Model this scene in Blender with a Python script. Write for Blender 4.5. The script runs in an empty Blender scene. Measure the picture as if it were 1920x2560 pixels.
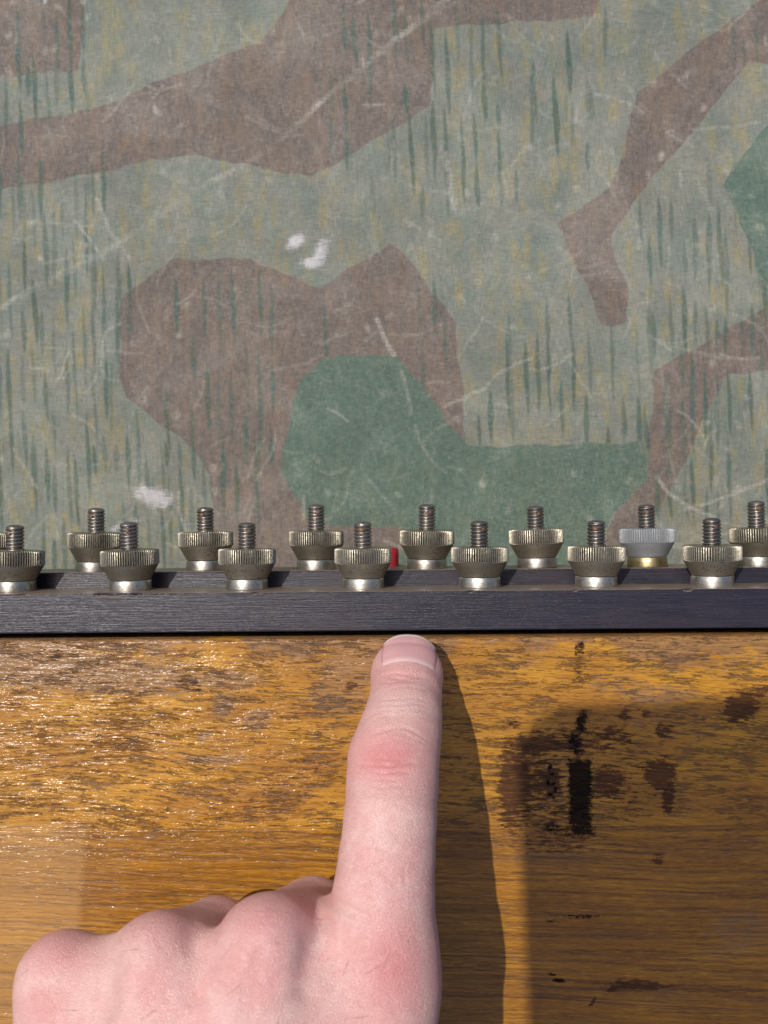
import bpy, math, random
import numpy as np
from mathutils import Vector, Matrix

rng = np.random.default_rng(7)
random.seed(7)
MM = 0.001
sc = bpy.context.scene
C = sc.collection

# ------------------------------------------------------------------ camera
F = 2100.0                      # focal length in units of a 1659 x 2212 frame
CX, CY = 829.5, 1106.0
CAMZ = 306.7                    # mm above the cloth
ROLL = math.radians(-0.45)
ZW = 80.0                       # wooden face
ZS = 82.0                       # face of the front black strip
cam = bpy.data.cameras.new('camera')
co = bpy.data.objects.new('camera', cam)
C.objects.link(co)
co.location = (0, 0, CAMZ * MM)
co.rotation_euler = (0, 0, ROLL)
cam.sensor_fit = 'VERTICAL'
cam.sensor_height = 36.0
cam.lens = 36.0 * F / 2212.0
cam.clip_start = 0.01
cam.clip_end = 50.0
cam.dof.use_dof = True
cam.dof.focus_distance = (CAMZ - 76.0) * MM
cam.dof.aperture_fstop = 24.0
sc.camera = co
sc.render.resolution_x = 768
sc.render.resolution_y = 1024

# ------------------------------------------------------------------ light
SX, SY = 0.375, 0.32             # sun stands high, left of and above the camera axis
Ldir = Vector((-SX, SY, 1.0)).normalized()
world = bpy.data.worlds.new('World')
sc.world = world
world.use_nodes = True
wn = world.node_tree
bgn = wn.nodes['Background']
sky = wn.nodes.new('ShaderNodeTexSky')
sky.sky_type = 'NISHITA'
sky.sun_disc = False
sky.sun_elevation = math.asin(Ldir.z)
sky.sun_rotation = math.atan2(Ldir.x, Ldir.y)
wn.links.new(sky.outputs[0], bgn.inputs[0])
bgn.inputs[1].default_value = 0.115
sky.dust_density = 3.0
sky.air_density = 0.7
sl = bpy.data.lights.new('sun', 'SUN')
sl.energy = 3.0
sl.angle = math.radians(0.55)
sl.color = (1.0, 0.94, 0.86)
so = bpy.data.objects.new('sun', sl)
C.objects.link(so)
so.rotation_euler = (-Ldir).to_track_quat('-Z', 'Y').to_euler()
so.location = Ldir * 3
sc.view_settings.view_transform = 'Standard'
sc.view_settings.look = 'None'
sc.view_settings.gamma = 1.0
sc.view_settings.exposure = 0.0
sc.view_settings.use_curve_mapping = False


# ------------------------------------------------------------------ helpers
def unproj(px, py, z):
    """frame position + height (mm) -> world x, y (mm)"""
    k = (CAMZ - z) / F
    u, v = (px - CX) * k, -(py - CY) * k
    c, s = math.cos(ROLL), math.sin(ROLL)
    return c * u - s * v, s * u + c * v


def proj(x, y, z):
    c, s = math.cos(ROLL), math.sin(ROLL)
    u, v = c * x + s * y, -s * x + c * y
    k = F / (CAMZ - z)
    return CX + u * k, CY - v * k


def mesh_np(name, verts, faces, smooth=True):
    """verts (n,3) in mm, faces list or (m,4) array"""
    me = bpy.data.meshes.new(name)
    v = np.asarray(verts, dtype=np.float32) * MM
    if isinstance(faces, np.ndarray):
        m, k = faces.shape
        me.vertices.add(len(v))
        me.vertices.foreach_set('co', v.ravel())
        me.loops.add(m * k)
        me.loops.foreach_set('vertex_index', faces.astype(np.int32).ravel())
        me.polygons.add(m)
        me.polygons.foreach_set('loop_start', np.arange(0, m * k, k, dtype=np.int32))
        me.polygons.foreach_set('loop_total', np.full(m, k, dtype=np.int32))
        me.update(calc_edges=True)
        me.validate()
    else:
        me.from_pydata([tuple(map(float, q)) for q in v], [], faces)
        me.update()
    me.polygons.foreach_set('use_smooth', np.full(len(me.polygons), smooth, dtype=bool))
    return me


def add(name, me, mat=None, parent=None, loc=(0, 0, 0), **props):
    o = bpy.data.objects.new(name, me)
    C.objects.link(o)
    if mat is not None and me is not None:
        for m in (mat if isinstance(mat, (list, tuple)) else [mat]):
            if m.name not in [x.name for x in me.materials if x]:
                me.materials.append(m)
    o.location = tuple(q * MM for q in loc)
    if parent is not None:
        o.parent = parent
    for k, v in props.items():
        o[k] = v
    return o


def fattr(me, name, arr):
    a = me.attributes.new(name, 'FLOAT', 'POINT')
    a.data.foreach_set('value', np.ascontiguousarray(arr, dtype=np.float32).ravel())


def box_mesh(name, x0, x1, y0, y1, z0, z1, bev=0.4, seg=2):
    import bmesh
    bm = bmesh.new()
    bmesh.ops.create_cube(bm, size=1.0)
    for v in bm.verts:
        v.co = Vector(((x0 + x1) / 2 + v.co.x * (x1 - x0), (y0 + y1) / 2 + v.co.y * (y1 - y0),
                       (z0 + z1) / 2 + v.co.z * (z1 - z0))) * MM
    if bev:
        bmesh.ops.bevel(bm, geom=bm.edges[:], offset=bev * MM, segments=seg, affect='EDGES', profile=0.6)
    me = bpy.data.meshes.new(name)
    bm.to_mesh(me)
    bm.free()
    return me


class NT:
    """small node-graph writer; texture space is millimetres of object space"""

    def __init__(self, name):
        self.m = bpy.data.materials.new(name)
        self.m.use_nodes = True
        self.t = self.m.node_tree
        self.b = self.t.nodes['Principled BSDF']
        tc = self.t.nodes.new('ShaderNodeTexCoord')
        self.mm = self.vscale(tc.outputs['Object'], (1000, 1000, 1000))

    def vscale(self, v, s):
        n = self.t.nodes.new('ShaderNodeVectorMath')
        n.operation = 'MULTIPLY'
        self.t.links.new(v, n.inputs[0])
        n.inputs[1].default_value = s
        return n.outputs[0]

    def vadd(self, v, w):
        n = self.t.nodes.new('ShaderNodeVectorMath')
        n.operation = 'ADD'
        self.put(v, n.inputs[0])
        self.put(w, n.inputs[1])
        return n.outputs[0]

    def put(self, v, sock):
        if isinstance(v, (int, float)):
            sock.default_value = (v, v, v, 1) if sock.type == 'RGBA' else v
        elif isinstance(v, (tuple, list)):
            if len(v) == 3 and len(sock.default_value) == 4:
                v = (*v, 1)
            sock.default_value = v
        else:
            self.t.links.new(v, sock)

    def attr(self, name):
        n = self.t.nodes.new('ShaderNodeAttribute')
        n.attribute_name = name
        return n.outputs['Fac']

    def noise(self, s=(1, 1, 1), detail=3, rough=0.55, dist=0.0, vec=None, off=0.0):
        v = self.vscale(vec if vec is not None else self.mm, s)
        if off:
            v = self.vadd(v, (off, off * 1.7, off * 0.6))
        n = self.t.nodes.new('ShaderNodeTexNoise')
        n.inputs['Scale'].default_value = 1.0
        n.inputs['Detail'].default_value = detail
        n.inputs['Roughness'].default_value = rough
        n.inputs['Distortion'].default_value = dist
        self.t.links.new(v, n.inputs['Vector'])
        return n.outputs['Fac']

    def voronoi(self, s=(1, 1, 1), feature='F1'):
        n = self.t.nodes.new('ShaderNodeTexVoronoi')
        n.feature = feature
        n.inputs['Scale'].default_value = 1.0
        self.t.links.new(self.vscale(self.mm, s), n.inputs['Vector'])
        return n.outputs['Distance']

    def math(self, op, a, b=0.0, c=0.0, clamp=False):
        n = self.t.nodes.new('ShaderNodeMath')
        n.operation = op
        n.use_clamp = clamp
        self.put(a, n.inputs[0])
        self.put(b, n.inputs[1])
        self.put(c, n.inputs[2])
        return n.outputs[0]

    def step(self, x, lo, hi, a=0.0, b=1.0):
        n = self.t.nodes.new('ShaderNodeMapRange')
        n.interpolation_type = 'SMOOTHSTEP'
        self.put(x, n.inputs['Value'])
        n.inputs['From Min'].default_value = lo
        n.inputs['From Max'].default_value = hi
        n.inputs['To Min'].default_value = a
        n.inputs['To Max'].default_value = b
        return n.outputs['Result']

    def mix(self, f, a, b, blend='MIX'):
        n = self.t.nodes.new('ShaderNodeMix')
        n.data_type = 'RGBA'
        n.blend_type = blend
        self.put(f, n.inputs[0])
        self.put(a, n.inputs[6])
        self.put(b, n.inputs[7])
        return n.outputs[2]

    def bump(self, h, dist_mm, strength=1.0, normal=None):
        n = self.t.nodes.new('ShaderNodeBump')
        n.inputs['Strength'].default_value = strength
        n.inputs['Distance'].default_value = dist_mm * MM
        self.put(h, n.inputs['Height'])
        if normal is not None:
            self.t.links.new(normal, n.inputs['Normal'])
        return n.outputs[0]

    def sep(self):
        n = self.t.nodes.new('ShaderNodeSeparateXYZ')
        self.t.links.new(self.mm, n.inputs[0])
        return n.outputs

    def set(self, **kw):
        for k, v in kw.items():
            self.put(v, self.b.inputs[k.replace('_', ' ')])
        return self.m


def axis(lo, a, b, hi, fine, coarse):
    l = np.arange(lo, a, coarse)
    m = np.arange(a, b, fine)
    r = np.arange(b, hi + 1e-6, coarse)
    return np.concatenate([l, m, r])


def grid_faces(nx, ny):
    i = np.arange(nx - 1)[:, None]
    j = np.arange(ny - 1)[None, :]
    a = (i * ny + j).ravel()
    return np.stack([a, a + ny, a + ny + 1, a + 1], axis=1)


def poly_sd(px, py, poly):
    """signed distance, positive inside"""
    P = np.asarray(poly, dtype=np.float32)
    d2 = np.full(px.shape, 1e12, dtype=np.float32)
    ins = np.zeros(px.shape, dtype=bool)
    n = len(P)
    for k in range(n):
        ax, ay = P[k]
        bx, by = P[(k + 1) % n]
        ex, ey = bx - ax, by - ay
        wx, wy = px - ax, py - ay
        t = np.clip((wx * ex + wy * ey) / (ex * ex + ey * ey + 1e-9), 0, 1)
        d2 = np.minimum(d2, (wx - ex * t) ** 2 + (wy - ey * t) ** 2)
        c = ((ay > py) != (by > py)) & (px < ex * (py - ay) / (ey if abs(ey) > 1e-9 else 1e-9) + ax)
        ins ^= c
    d = np.sqrt(d2)
    return np.where(ins, d, -d)


def line_d(px, py, pts):
    d2 = np.full(px.shape, 1e12, dtype=np.float32)
    for (ax, ay), (bx, by) in zip(pts[:-1], pts[1:]):
        ex, ey = bx - ax, by - ay
        t = np.clip(((px - ax) * ex + (py - ay) * ey) / (ex * ex + ey * ey + 1e-9), 0, 1)
        d2 = np.minimum(d2, (px - ax - ex * t) ** 2 + (py - ay - ey * t) ** 2)
    return np.sqrt(d2)


def sstep(x, a, b):
    t = np.clip((x - a) / (b - a), 0, 1)
    return t * t * (3 - 2 * t)


# ------------------------------------------------------------------ camouflage cloth
xs = axis(-330, -135, 135, 330, 0.33, 3.0)
ys = axis(-330, -36, 172, 330, 0.33, 3.0)
GX, GY = np.meshgrid(xs, ys, indexing='ij')
k0 = F / CAMZ
cr, sr = math.cos(ROLL), math.sin(ROLL)
PX = (CX + (cr * GX + sr * GY) * k0).astype(np.float32)
PY = (CY - (-sr * GX + cr * GY) * k0).astype(np.float32)
# the printed outlines wander a little, as dye does
WX = PX + 2.0 * np.sin(PY * 0.045 + PX * 0.011) + 1.2 * np.sin(PY * 0.13 + 2)
WY = PY + 2.0 * np.sin(PX * 0.05 + PY * 0.013 + 1) + 1.2 * np.sin(PX * 0.12)

BROWN = [
    [(-500, -300), (185, -300), (180, 0), (172, 150), (0, 163), (-500, 200)],
    [(-500, 380), (0, 268), (130, 245), (215, 232), (330, 180), (470, 125), (560, 85), (600, 45), (625, 0), (700, -160),
     (1330, -200), (1298, 0), (1282, 35), (1100, 45), (940, 57), (935, 130), (930, 225), (850, 278), (790, 310),
     (720, 352), (670, 380), (590, 368), (480, 345), (410, 335), (330, 345), (240, 365), (100, 392), (0, 408), (-500, 520)],
    [(2100, -300), (1659, -8), (1610, 20), (1530, 80), (1445, 145), (1375, 200), (1364, 260), (1345, 330), (1322, 400),
     (1280, 435), (1204, 480), (1219, 520), (1235, 553), (1274, 633), (1300, 698), (1322, 710), (1357, 693),
     (1357, 623), (1330, 553), (1319, 505), (1359, 450), (1414, 380), (1499, 280), (1569, 195), (1615, 137),
     (1659, 135), (2100, 120)],
    [(258, 700), (260, 643), (295, 613), (370, 559), (540, 558), (600, 585), (692, 622), (770, 570), (845, 525),
     (870, 545), (930, 620), (980, 690), (990, 760), (1000, 840), (1004, 955), (960, 1000), (700, 1000), (655, 1110),
     (715, 1130), (868, 1138), (872, 1500), (460, 1500), (458, 1100), (452, 1020), (400, 955), (320, 895), (270, 860), (257, 800)],
    [(1414, 803), (1454, 778), (1569, 713), (1659, 660), (2100, 420), (2100, 720), (1659, 798), (1569, 810),
     (1549, 853), (1524, 903), (1495, 968), (1465, 1023), (1429, 1093), (1385, 1180), (1360, 1500), (1280, 1500),
     (1300, 1170), (1325, 1123), (1359, 1073), (1397, 1033), (1404, 923), (1412, 853)],
]
GREEN = [
    [(740, 765), (860, 770), (885, 800), (930, 860), (1000, 950), (1010, 965), (1395, 955), (1398, 1030), (1370, 1070),
     (1330, 1110), (1295, 1165), (1275, 1500), (872, 1500), (866, 1140), (715, 1137), (660, 1110), (635, 1075),
     (610, 1030), (608, 980), (625, 910), (640, 850), (655, 815), (700, 775)],
    [(2100, 60), (1659, 265), (1610, 330), (1562, 400), (1594, 460), (1624, 535), (1632, 575), (1659, 612), (2100, 800)],
]
EDGE = 3.0
brown = np.zeros_like(PX)
for p in BROWN:
    brown = np.maximum(brown, sstep(poly_sd(WX, WY, p), -EDGE, EDGE))
green = np.zeros_like(PX)
for p in GREEN:
    green = np.maximum(green, sstep(poly_sd(WX, WY, p), -EDGE, EDGE))

streak = np.zeros_like(PX)
ochre = np.zeros_like(PX)
wear = np.zeros_like(PX)


def window(x0, x1, y0, y1):
    wx0, wy1 = (x0 - CX) / k0 - 3, -(y0 - CY) / k0 + 3
    wx1, wy0 = (x1 - CX) / k0 + 3, -(y1 - CY) / k0 - 3
    return (slice(*np.searchsorted(xs, [wx0, wx1])), slice(*np.searchsorted(ys, [wy0, wy1])))


def put_streak(x, y, L, w, a, soft, field, lean=0.05, peak=0.45):
    s = window(x - w * 2 - 15, x + w * 2 + 15, y - 5, y + L + 5)
    px, py = PX[s], PY[s]
    if px.size == 0:
        return
    t = (py - y) / L
    prof = np.where(t < peak, t / peak, (1 - t) / (1 - peak))
    prof = np.clip(prof, 0, 1) ** 0.8
    cxl = x + lean * (py - y) + 0.8 * np.sin(py * 0.05 + x)
    hw = w * 0.5 * prof
    m = 1 - sstep(np.abs(px - cxl), hw - soft * 0.5, hw + soft)
    m = m * ((t > 0) & (t < 1)) * np.clip(prof * 2.2, 0, 1)
    np.maximum(field[s], m * a, out=field[s])


# zones of rain-straight dark strokes: x0, x1, y0, y1, column gap, stroke share
ZONES = [
    (-420, 190, 380, 1250, 21, 0.80), (0, 190, 170, 460, 26, 0.62), (20, 200, 0, 180, 26, 0.60),
    (185, 260, 330, 1000, 22, 0.70), (150, 330, 560, 720, 26, 0.55), (250, 330, 860, 1240, 24, 0.72),
    (340, 600, 620, 980, 27, 0.60), (330, 460, 960, 1240, 23, 0.72), (460, 620, 960, 1240, 30, 0.42),
    (700, 945, 0, 220, 25, 0.60), (790, 990, 230, 450, 25, 0.66), (705, 760, 230, 350, 26, 0.5),
    (945, 1330, 20, 240, 27, 0.52), (950, 1210, 200, 420, 27, 0.48), (1190, 1300, 180, 340, 30, 0.4),
    (990, 1100, 700, 940, 27, 0.5), (1090, 1400, 690, 955, 25, 0.58), (1165, 1260, 640, 720, 26, 0.5),
    (1370, 1659, 470, 760, 22, 0.72), (1500, 1660, 330, 520, 24, 0.45), (1430, 1560, 760, 960, 24, 0.5),
    (1480, 2050, 840, 1250, 25, 0.62), (1640, 2050, 560, 800, 25, 0.6), (690, 760, 680, 800, 32, 0.5),
    (860, 980, 640, 860, 27, 0.42), (1330, 1370, 0, 60, 24, 0.5), (1540, 1659, 0, 120, 26, 0.4),
    (1380, 1480, 880, 1100, 26, 0.4),
]
for (x0, x1, y0, y1, gap, share) in ZONES:
    x = x0 + gap * 0.5
    while x < x1:
        y = y0 + rng.uniform(-80, 30)
        while y < y1 - 30:
            L = rng.uniform(120, 250)
            if rng.random() < min(0.95, share * 1.25) and y > y0 - 70:
                put_streak(x + rng.normal(0, 4.0), y, min(L, y1 + 35 - y), rng.uniform(8, 13),
                           rng.uniform(0.5, 0.95), 4.5, streak, lean=rng.normal(0.04, 0.015), peak=rng.uniform(0.3, 0.65))
            y += L * rng.uniform(0.7, 1.2)
        x += gap * 1.08
streak *= (1 - 0.97 * green)
# ochre smudges over the whole cloth
for _ in range(1500):
    x = rng.uniform(-300, 1960)
    y = rng.uniform(-250, 1230)
    put_streak(x, y, rng.uniform(35, 110), rng.uniform(9, 20), rng.uniform(0.25, 0.95), 8, ochre,
               lean=rng.normal(0.03, 0.03), peak=rng.uniform(0.3, 0.7))
ochre *= (1 - 0.75 * brown) * (1 - 0.72 * green)


def put_line(pts, w, a, soft=2.0, dash=0.0):
    P = np.array(pts)
    s = window(P[:, 0].min() - 20, P[:, 0].max() + 20, P[:, 1].min() - 20, P[:, 1].max() + 20)
    px, py = PX[s], PY[s]
    if px.size == 0:
        return
    q = 3 * np.sin(px * 0.03 + py * 0.02) + 1.2 * np.sin(px * 0.09 - py * 0.07)
    d = line_d(px + 0.6 * q, py + 0.6 * q, pts)
    m = 1 - sstep(d, w * 0.5, w * 0.5 + soft)
    if dash:
        m = m * np.clip(0.72 + 0.4 * np.sin(px * dash + 1.7 * np.sin(py * dash * 1.4)), 0.3, 1)
    np.maximum(wear[s], m * a, out=wear[s])


# long crease lines and scuffs
put_line([(1000, -40), (925, 30), (850, 90), (780, 150), (700, 210), (650, 260), (600, 300)], 3, 0.55, 9, 0.03)
put_line([(560, 330), (480, 380), (420, 410), (340, 470), (260, 520), (150, 580), (60, 630), (-40, 690)], 3, 0.42, 8, 0.03)
put_line([(815, 690), (835, 740), (850, 765)], 3, 0.62, 7)
put_line([(865, 800), (880, 850), (888, 890)], 2, 0.34, 7)
put_line([(960, 330), (975, 420), (985, 450)], 4, 0.38, 9)
put_line([(1420, 1030), (1445, 1065), (1490, 1095), (1540, 1115)], 4, 0.5, 4)
put_line([(1480, 1100), (1560, 1075), (1659, 1040), (1800, 990)], 4, 0.4, 4)
put_line([(1150, 770), (1080, 800), (1040, 840), (960, 880)], 3, 0.32, 4)
put_line([(60, 748), (180, 755), (300, 760)], 1.0, 0.25, 4, 0.05)
put_line([(280, 560), (230, 490), (210, 430)], 4, 0.35, 5)
put_line([(1500, 280), (1580, 275), (1640, 262)], 3, 0.3, 4)
put_line([(1500, 1180), (1580, 1150), (1690, 1120)], 3, 0.3, 4)
for _ in range(420):                       # fine random scratches
    x, y = rng.uniform(-250, 1900), rng.uniform(-200, 1230)
    a = rng.uniform(0, math.pi)
    cv = rng.normal(0, 0.14)
    st = rng.uniform(8, 24)
    pts = [(x, y)]
    for _ in range(rng.integers(3, 7)):
        a += cv + rng.normal(0, 0.10)
        x, y = x + st * math.cos(a), y + st * math.sin(a)
        pts.append((x, y))
    put_line(pts, rng.uniform(0.6, 2.0), rng.uniform(0.05, 0.22) if rng.random() < 0.9 else rng.uniform(0.25, 0.42), 5.0)
for _ in range(300):                       # pale flecks
    x, y = rng.uniform(-250, 1900), rng.uniform(-200, 1230)
    put_line([(x, y), (x + rng.normal(0, 4), y + rng.normal(0, 6))], rng.uniform(1, 4), rng.uniform(0.08, 0.40), 9)
chalk = np.zeros_like(PX)
for (ex, ey, rx, ry, an, v) in [(638, 521, 31, 17, -0.7, 1), (692, 545, 21, 40, 0.35, 0.9), (672, 568, 32, 15, 0.1, 0.95),
                                (330, 1072, 54, 28, 0.25, 0.95), (352, 1085, 24, 16, 0.2, 0.8), (252, 1138, 26, 14, -0.5, 0.62),
                                (290, 1122, 16, 10, 0, 0.5), (96, 2, 8, 6, 0, 0.8), (128, 1002, 9, 6, 0, 0.45)]:
    s = window(ex - 60, ex + 60, ey - 60, ey + 60)
    px, py = PX[s] - ex, PY[s] - ey
    c, q = math.cos(an), math.sin(an)
    r = np.sqrt(((c * px + q * py) / rx) ** 2 + ((-q * px + c * py) / ry) ** 2)
    np.maximum(chalk[s], np.clip(1.25 - r, 0, 1) * v, out=chalk[s])

GZ = (0.35 * np.sin(GX * 0.031 + 0.6) * np.sin(GY * 0.027 + 1) + 0.25 * np.sin(GX * 0.07 + GY * 0.05)) - 0.62
me = mesh_np('cloth', np.stack([GX, GY, GZ], -1).reshape(-1, 3), grid_faces(len(xs), len(ys)))
for nm, f in (('brown', brown), ('green', green), ('streak', streak), ('ochre', ochre), ('wear', wear), ('chalk', chalk)):
    fattr(me, nm, f)

n = NT('printed_cotton_canvas')
yarn_h = n.noise((0.40, 4.6, 1), 2, 0.6)
yarn_v = n.noise((4.6, 0.34, 1), 2, 0.6, off=9)
yarn = n.math('ADD', yarn_h, yarn_v)                                  # about 1.0
cloud = n.noise((0.10, 0.08, 1), 4, 0.6, 0.4)
blot = n.noise((0.55, 0.30, 1), 4, 0.65, 0.3, off=4)
base = n.mix(n.step(cloud, 0.34, 0.66), (0.176, 0.208, 0.176), (0.220, 0.226, 0.190))
base = n.mix(n.math('MULTIPLY', n.attr('ochre'), n.step(blot, 0.3, 0.62, 0.25, 0.85)), base, (0.285, 0.245, 0.115))
brn = n.mix(n.step(blot, 0.35, 0.66), (0.140, 0.116, 0.104), (0.188, 0.152, 0.130))
brn = n.mix(n.math('MULTIPLY', n.attr('ochre'), 1.9, clamp=True), brn, (0.245, 0.165, 0.105))
grn = n.mix(n.step(blot, 0.33, 0.68), (0.082, 0.140, 0.110), (0.115, 0.168, 0.132))
grn = n.mix(n.math('MULTIPLY', n.attr('ochre'), 1.2, clamp=True), grn, (0.17, 0.20, 0.12))
ragged = n.math('MULTIPLY', n.math('SUBTRACT', yarn, 1.0), 0.40)
fb = n.step(n.math('ADD', n.attr('brown'), ragged), 0.18, 0.82)
fg = n.step(n.math('ADD', n.attr('green'), ragged), 0.18, 0.82)
fs = n.step(n.math('ADD', n.attr('streak'), n.math('MULTIPLY', ragged, 0.9)), 0.10, 1.0, 0.0, 0.85)
c1 = n.mix(fb, base, brn)
c1 = n.mix(fg, c1, grn)
c1 = n.mix(fs, c1, n.mix(n.step(blot, 0.45, 0.6), (0.050, 0.108, 0.098), (0.078, 0.105, 0.060)))
worn = n.math('MULTIPLY', n.step(n.noise((1.0, 1.0, 1), 5, 0.7, off=21), 0.42, 0.72), n.step(cloud, 0.3, 0.7, 0.15, 0.48))
c1 = n.mix(worn, c1, (0.31, 0.305, 0.265))
c1 = n.mix(n.math('MULTIPLY', n.attr('wear'), n.step(yarn, 0.75, 1.2, 0.35, 1.0)), c1, (0.52, 0.50, 0.43))
fc = n.step(n.math('ADD', n.attr('chalk'), n.math('MULTIPLY', n.math('SUBTRACT', n.math('MULTIPLY', n.math('ADD', blot, yarn_h), 0.5), 0.5), 1.7)), 0.20, 0.95, 0, 0.85)
c1 = n.mix(fc, c1, (0.56, 0.55, 0.57))
broad = n.noise((0.035, 0.03, 1), 5, 0.62, 0.6, off=33)
c1 = n.mix(1.0, c1, n.step(broad, 0.3, 0.7, 0.78, 1.04), 'MULTIPLY')
c1 = n.mix(n.step(broad, 0.52, 0.72, 0.0, 0.22), c1, (0.27, 0.27, 0.24))
c1 = n.mix(1.0, c1, n.math('MULTIPLY_ADD', yarn, 0.95, 0.02), 'MULTIPLY')
n.set(Base_Color=c1, Roughness=0.70, Specular_IOR_Level=0.3,
      Normal=n.bump(yarn, 0.14, 0.7))
add('camouflage_cloth', me, n.m, label='faded camouflage canvas with brown and green patches and dark rain strokes',
    category='canvas')

# ------------------------------------------------------------------ wooden face
Y_WT = -29.2                                   # upper edge of the wood (mm)
Y_SEAM = unproj(829.5, 1789, ZW)[1]
wx = axis(-150, -96, 96, 150, 0.30, 3.0)


def wood_masks(px, py):
    """stain, bare (varnish gone), black paint, paler area"""
    stain = np.zeros_like(px)
    bare = np.zeros_like(px)
    black = np.zeros_like(px)
    pale = np.zeros_like(px)

    def ell(f, x, y, rx, ry, v=1.0, an=0.0):
        c, q = math.cos(an), math.sin(an)
        dx, dy = px - x, py - y
        r = np.sqrt(((c * dx + q * dy) / rx) ** 2 + ((-q * dx + c * dy) / ry) ** 2)
        np.maximum(f, np.clip(1.5 - r, 0, 1) * v, out=f)

    def rect(f, x0, x1, y0, y1, v=1.0, s=8.0):
        d = np.minimum(np.minimum(px - x0, x1 - px), np.minimum(py - y0, y1 - py))
        np.maximum(f, np.clip(0.5 + d / s, 0, 1) * v, out=f)

    # rubbed band along the top edge
    np.maximum(bare, np.clip((1425 + 22 * np.sin(px * 0.009 + 0.6) + 16 * np.sin(px * 0.023) + 10 * np.sin(px * 0.061) - py) / 60 + 0.35, 0, 1) * 0.85, out=bare)
    ell(bare, 140, 1450, 360, 52, 0.85, 0.07)
    ell(bare, 470, 1470, 110, 26, 0.8)
    ell(bare, 730, 1500, 90, 60, 0.66)
    ell(bare, 770, 1440, 110, 60, 0.7)
    ell(bare, 480, 1525, 24, 30, 0.9)
    ell(bare, 555, 1555, 34, 26, 0.9, -0.4)
    ell(bare, 440, 1592, 22, 12, 0.85, -0.6)
    ell(bare, 460, 1642, 90, 16, 0.75)
    ell(bare, 700, 1590, 70, 30, 0.5)
    ell(bare, 640, 1700, 120, 30, 0.45)
    ell(bare, 330, 1800, 26, 10, 0.75, -0.5)
    ell(bare, 1330, 1480, 110, 30, 0.55)
    ell(bare, 1420, 1500, 120, 26, 0.7)
    ell(bare, 1120, 1420, 90, 40, 0.5)
    ell(bare, 1110, 1800, 60, 30, 0.45)
    ell(bare, 1180, 1840, 120, 60, 0.45)
    ell(bare, 1600, 2010, 90, 60, 0.6)
    ell(bare, 1560, 2060, 60, 26, 0.5)
    # brown stains
    ell(stain, 1108, 1700, 34, 100, 0.95)
    ell(stain, 1120, 1690, 42, 90, 0.9)
    ell(stain, 1230, 1600, 120, 40, 0.6)
    ell(stain, 1200, 1820, 110, 30, 0.5)
    ell(stain, 1350, 1700, 60, 70, 0.45)
    ell(bare, 1200, 1690, 130, 130, 0.5)
    ell(bare, 1440, 1560, 160, 60, 0.45)
    ell(bare, 1560, 1420, 160, 50, 0.55)
    ell(stain, 1165, 1610, 80, 22, 0.95)
    ell(stain, 1150, 1690, 60, 60, 0.75)
    ell(stain, 1175, 1760, 80, 40, 0.6)
    ell(stain, 1190, 1690, 28, 40, 0.95)
    ell(stain, 1310, 1690, 44, 40, 0.85)
    ell(stain, 1330, 1590, 40, 26, 0.7)
    ell(stain, 1426, 1672, 36, 38, 1.0)
    ell(stain, 1444, 1720, 14, 44, 0.95, 0.1)
    ell(stain, 1434, 1578, 26, 20, 0.75)
    ell(stain, 1600, 1528, 40, 34, 1.0, -0.5)
    ell(stain, 1640, 1495, 40, 14, 0.75, -0.4)
    ell(stain, 1350, 1545, 14, 14, 0.7)
    ell(stain, 1396, 1545, 12, 14, 0.7)
    ell(stain, 1420, 1855, 18, 16, 0.6)
    ell(stain, 760, 1480, 16, 12, 0.75)
    ell(stain, 410, 1475, 34, 16, 0.7)
    ell(stain, 120, 1420, 18, 8, 0.8)
    ell(stain, 1380, 2128, 80, 11, 0.85, 0.05)
    ell(stain, 1325, 2136, 26, 7, 0.85, -0.55)
    ell(stain, 1280, 2165, 16, 4, 0.75, -0.9)
    ell(stain, 300, 1930, 14, 6, 0.6)
    ell(stain, 220, 2110, 50, 6, 0.6)
    # black paint: bar, broken upper piece, traces and a scribble
    rect(black, 1227, 1279, 1640, 1786, 1.0, 22)
    ell(black, 1256, 1560, 15, 34, 0.75, 0.25)
    ell(black, 1240, 1604, 18, 26, 0.7, 0.1)
    ell(black, 1256, 1792, 34, 18, 0.8)
    ell(black, 1250, 1625, 14, 26, 0.6)
    ell(black, 1225, 1795, 60, 9, 0.55)
    ell(black, 1192, 1788, 24, 11, 0.62)
    ell(black, 1112, 1566, 16, 10, 0.55)
    ell(black, 1190, 1990, 22, 4, 0.6)
    ell(black, 1262, 1980, 46, 5, 0.66)
    ell(black, 1206, 2118, 15, 5, 0.95, 0.1)
    ell(black, 1192, 2105, 12, 4, 0.75, 0.1)
    rect(black, 1240, 1264, 1386, 1418, 0.60, 6)
    ell(black, 1250, 1455, 14, 40, 0.42)
    for (x, y, rx, ry, an) in ((1188, 1658, 5, 8, 0.4), (1192, 1672, 7, 4, 0.2), (1184, 1690, 4, 8, 0.0), (1194, 1694, 8, 4, -0.5),
                               (1199, 1708, 4, 9, 0.1), (1188, 1716, 7, 4, 0.3), (1196, 1724, 5, 4, 0.0)):
        ell(black, x, y, rx, ry, 0.9, an)
    # paler tone toward the left of the lower board
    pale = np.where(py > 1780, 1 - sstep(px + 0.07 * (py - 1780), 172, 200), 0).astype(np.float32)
    return stain, bare, black, pale


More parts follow.
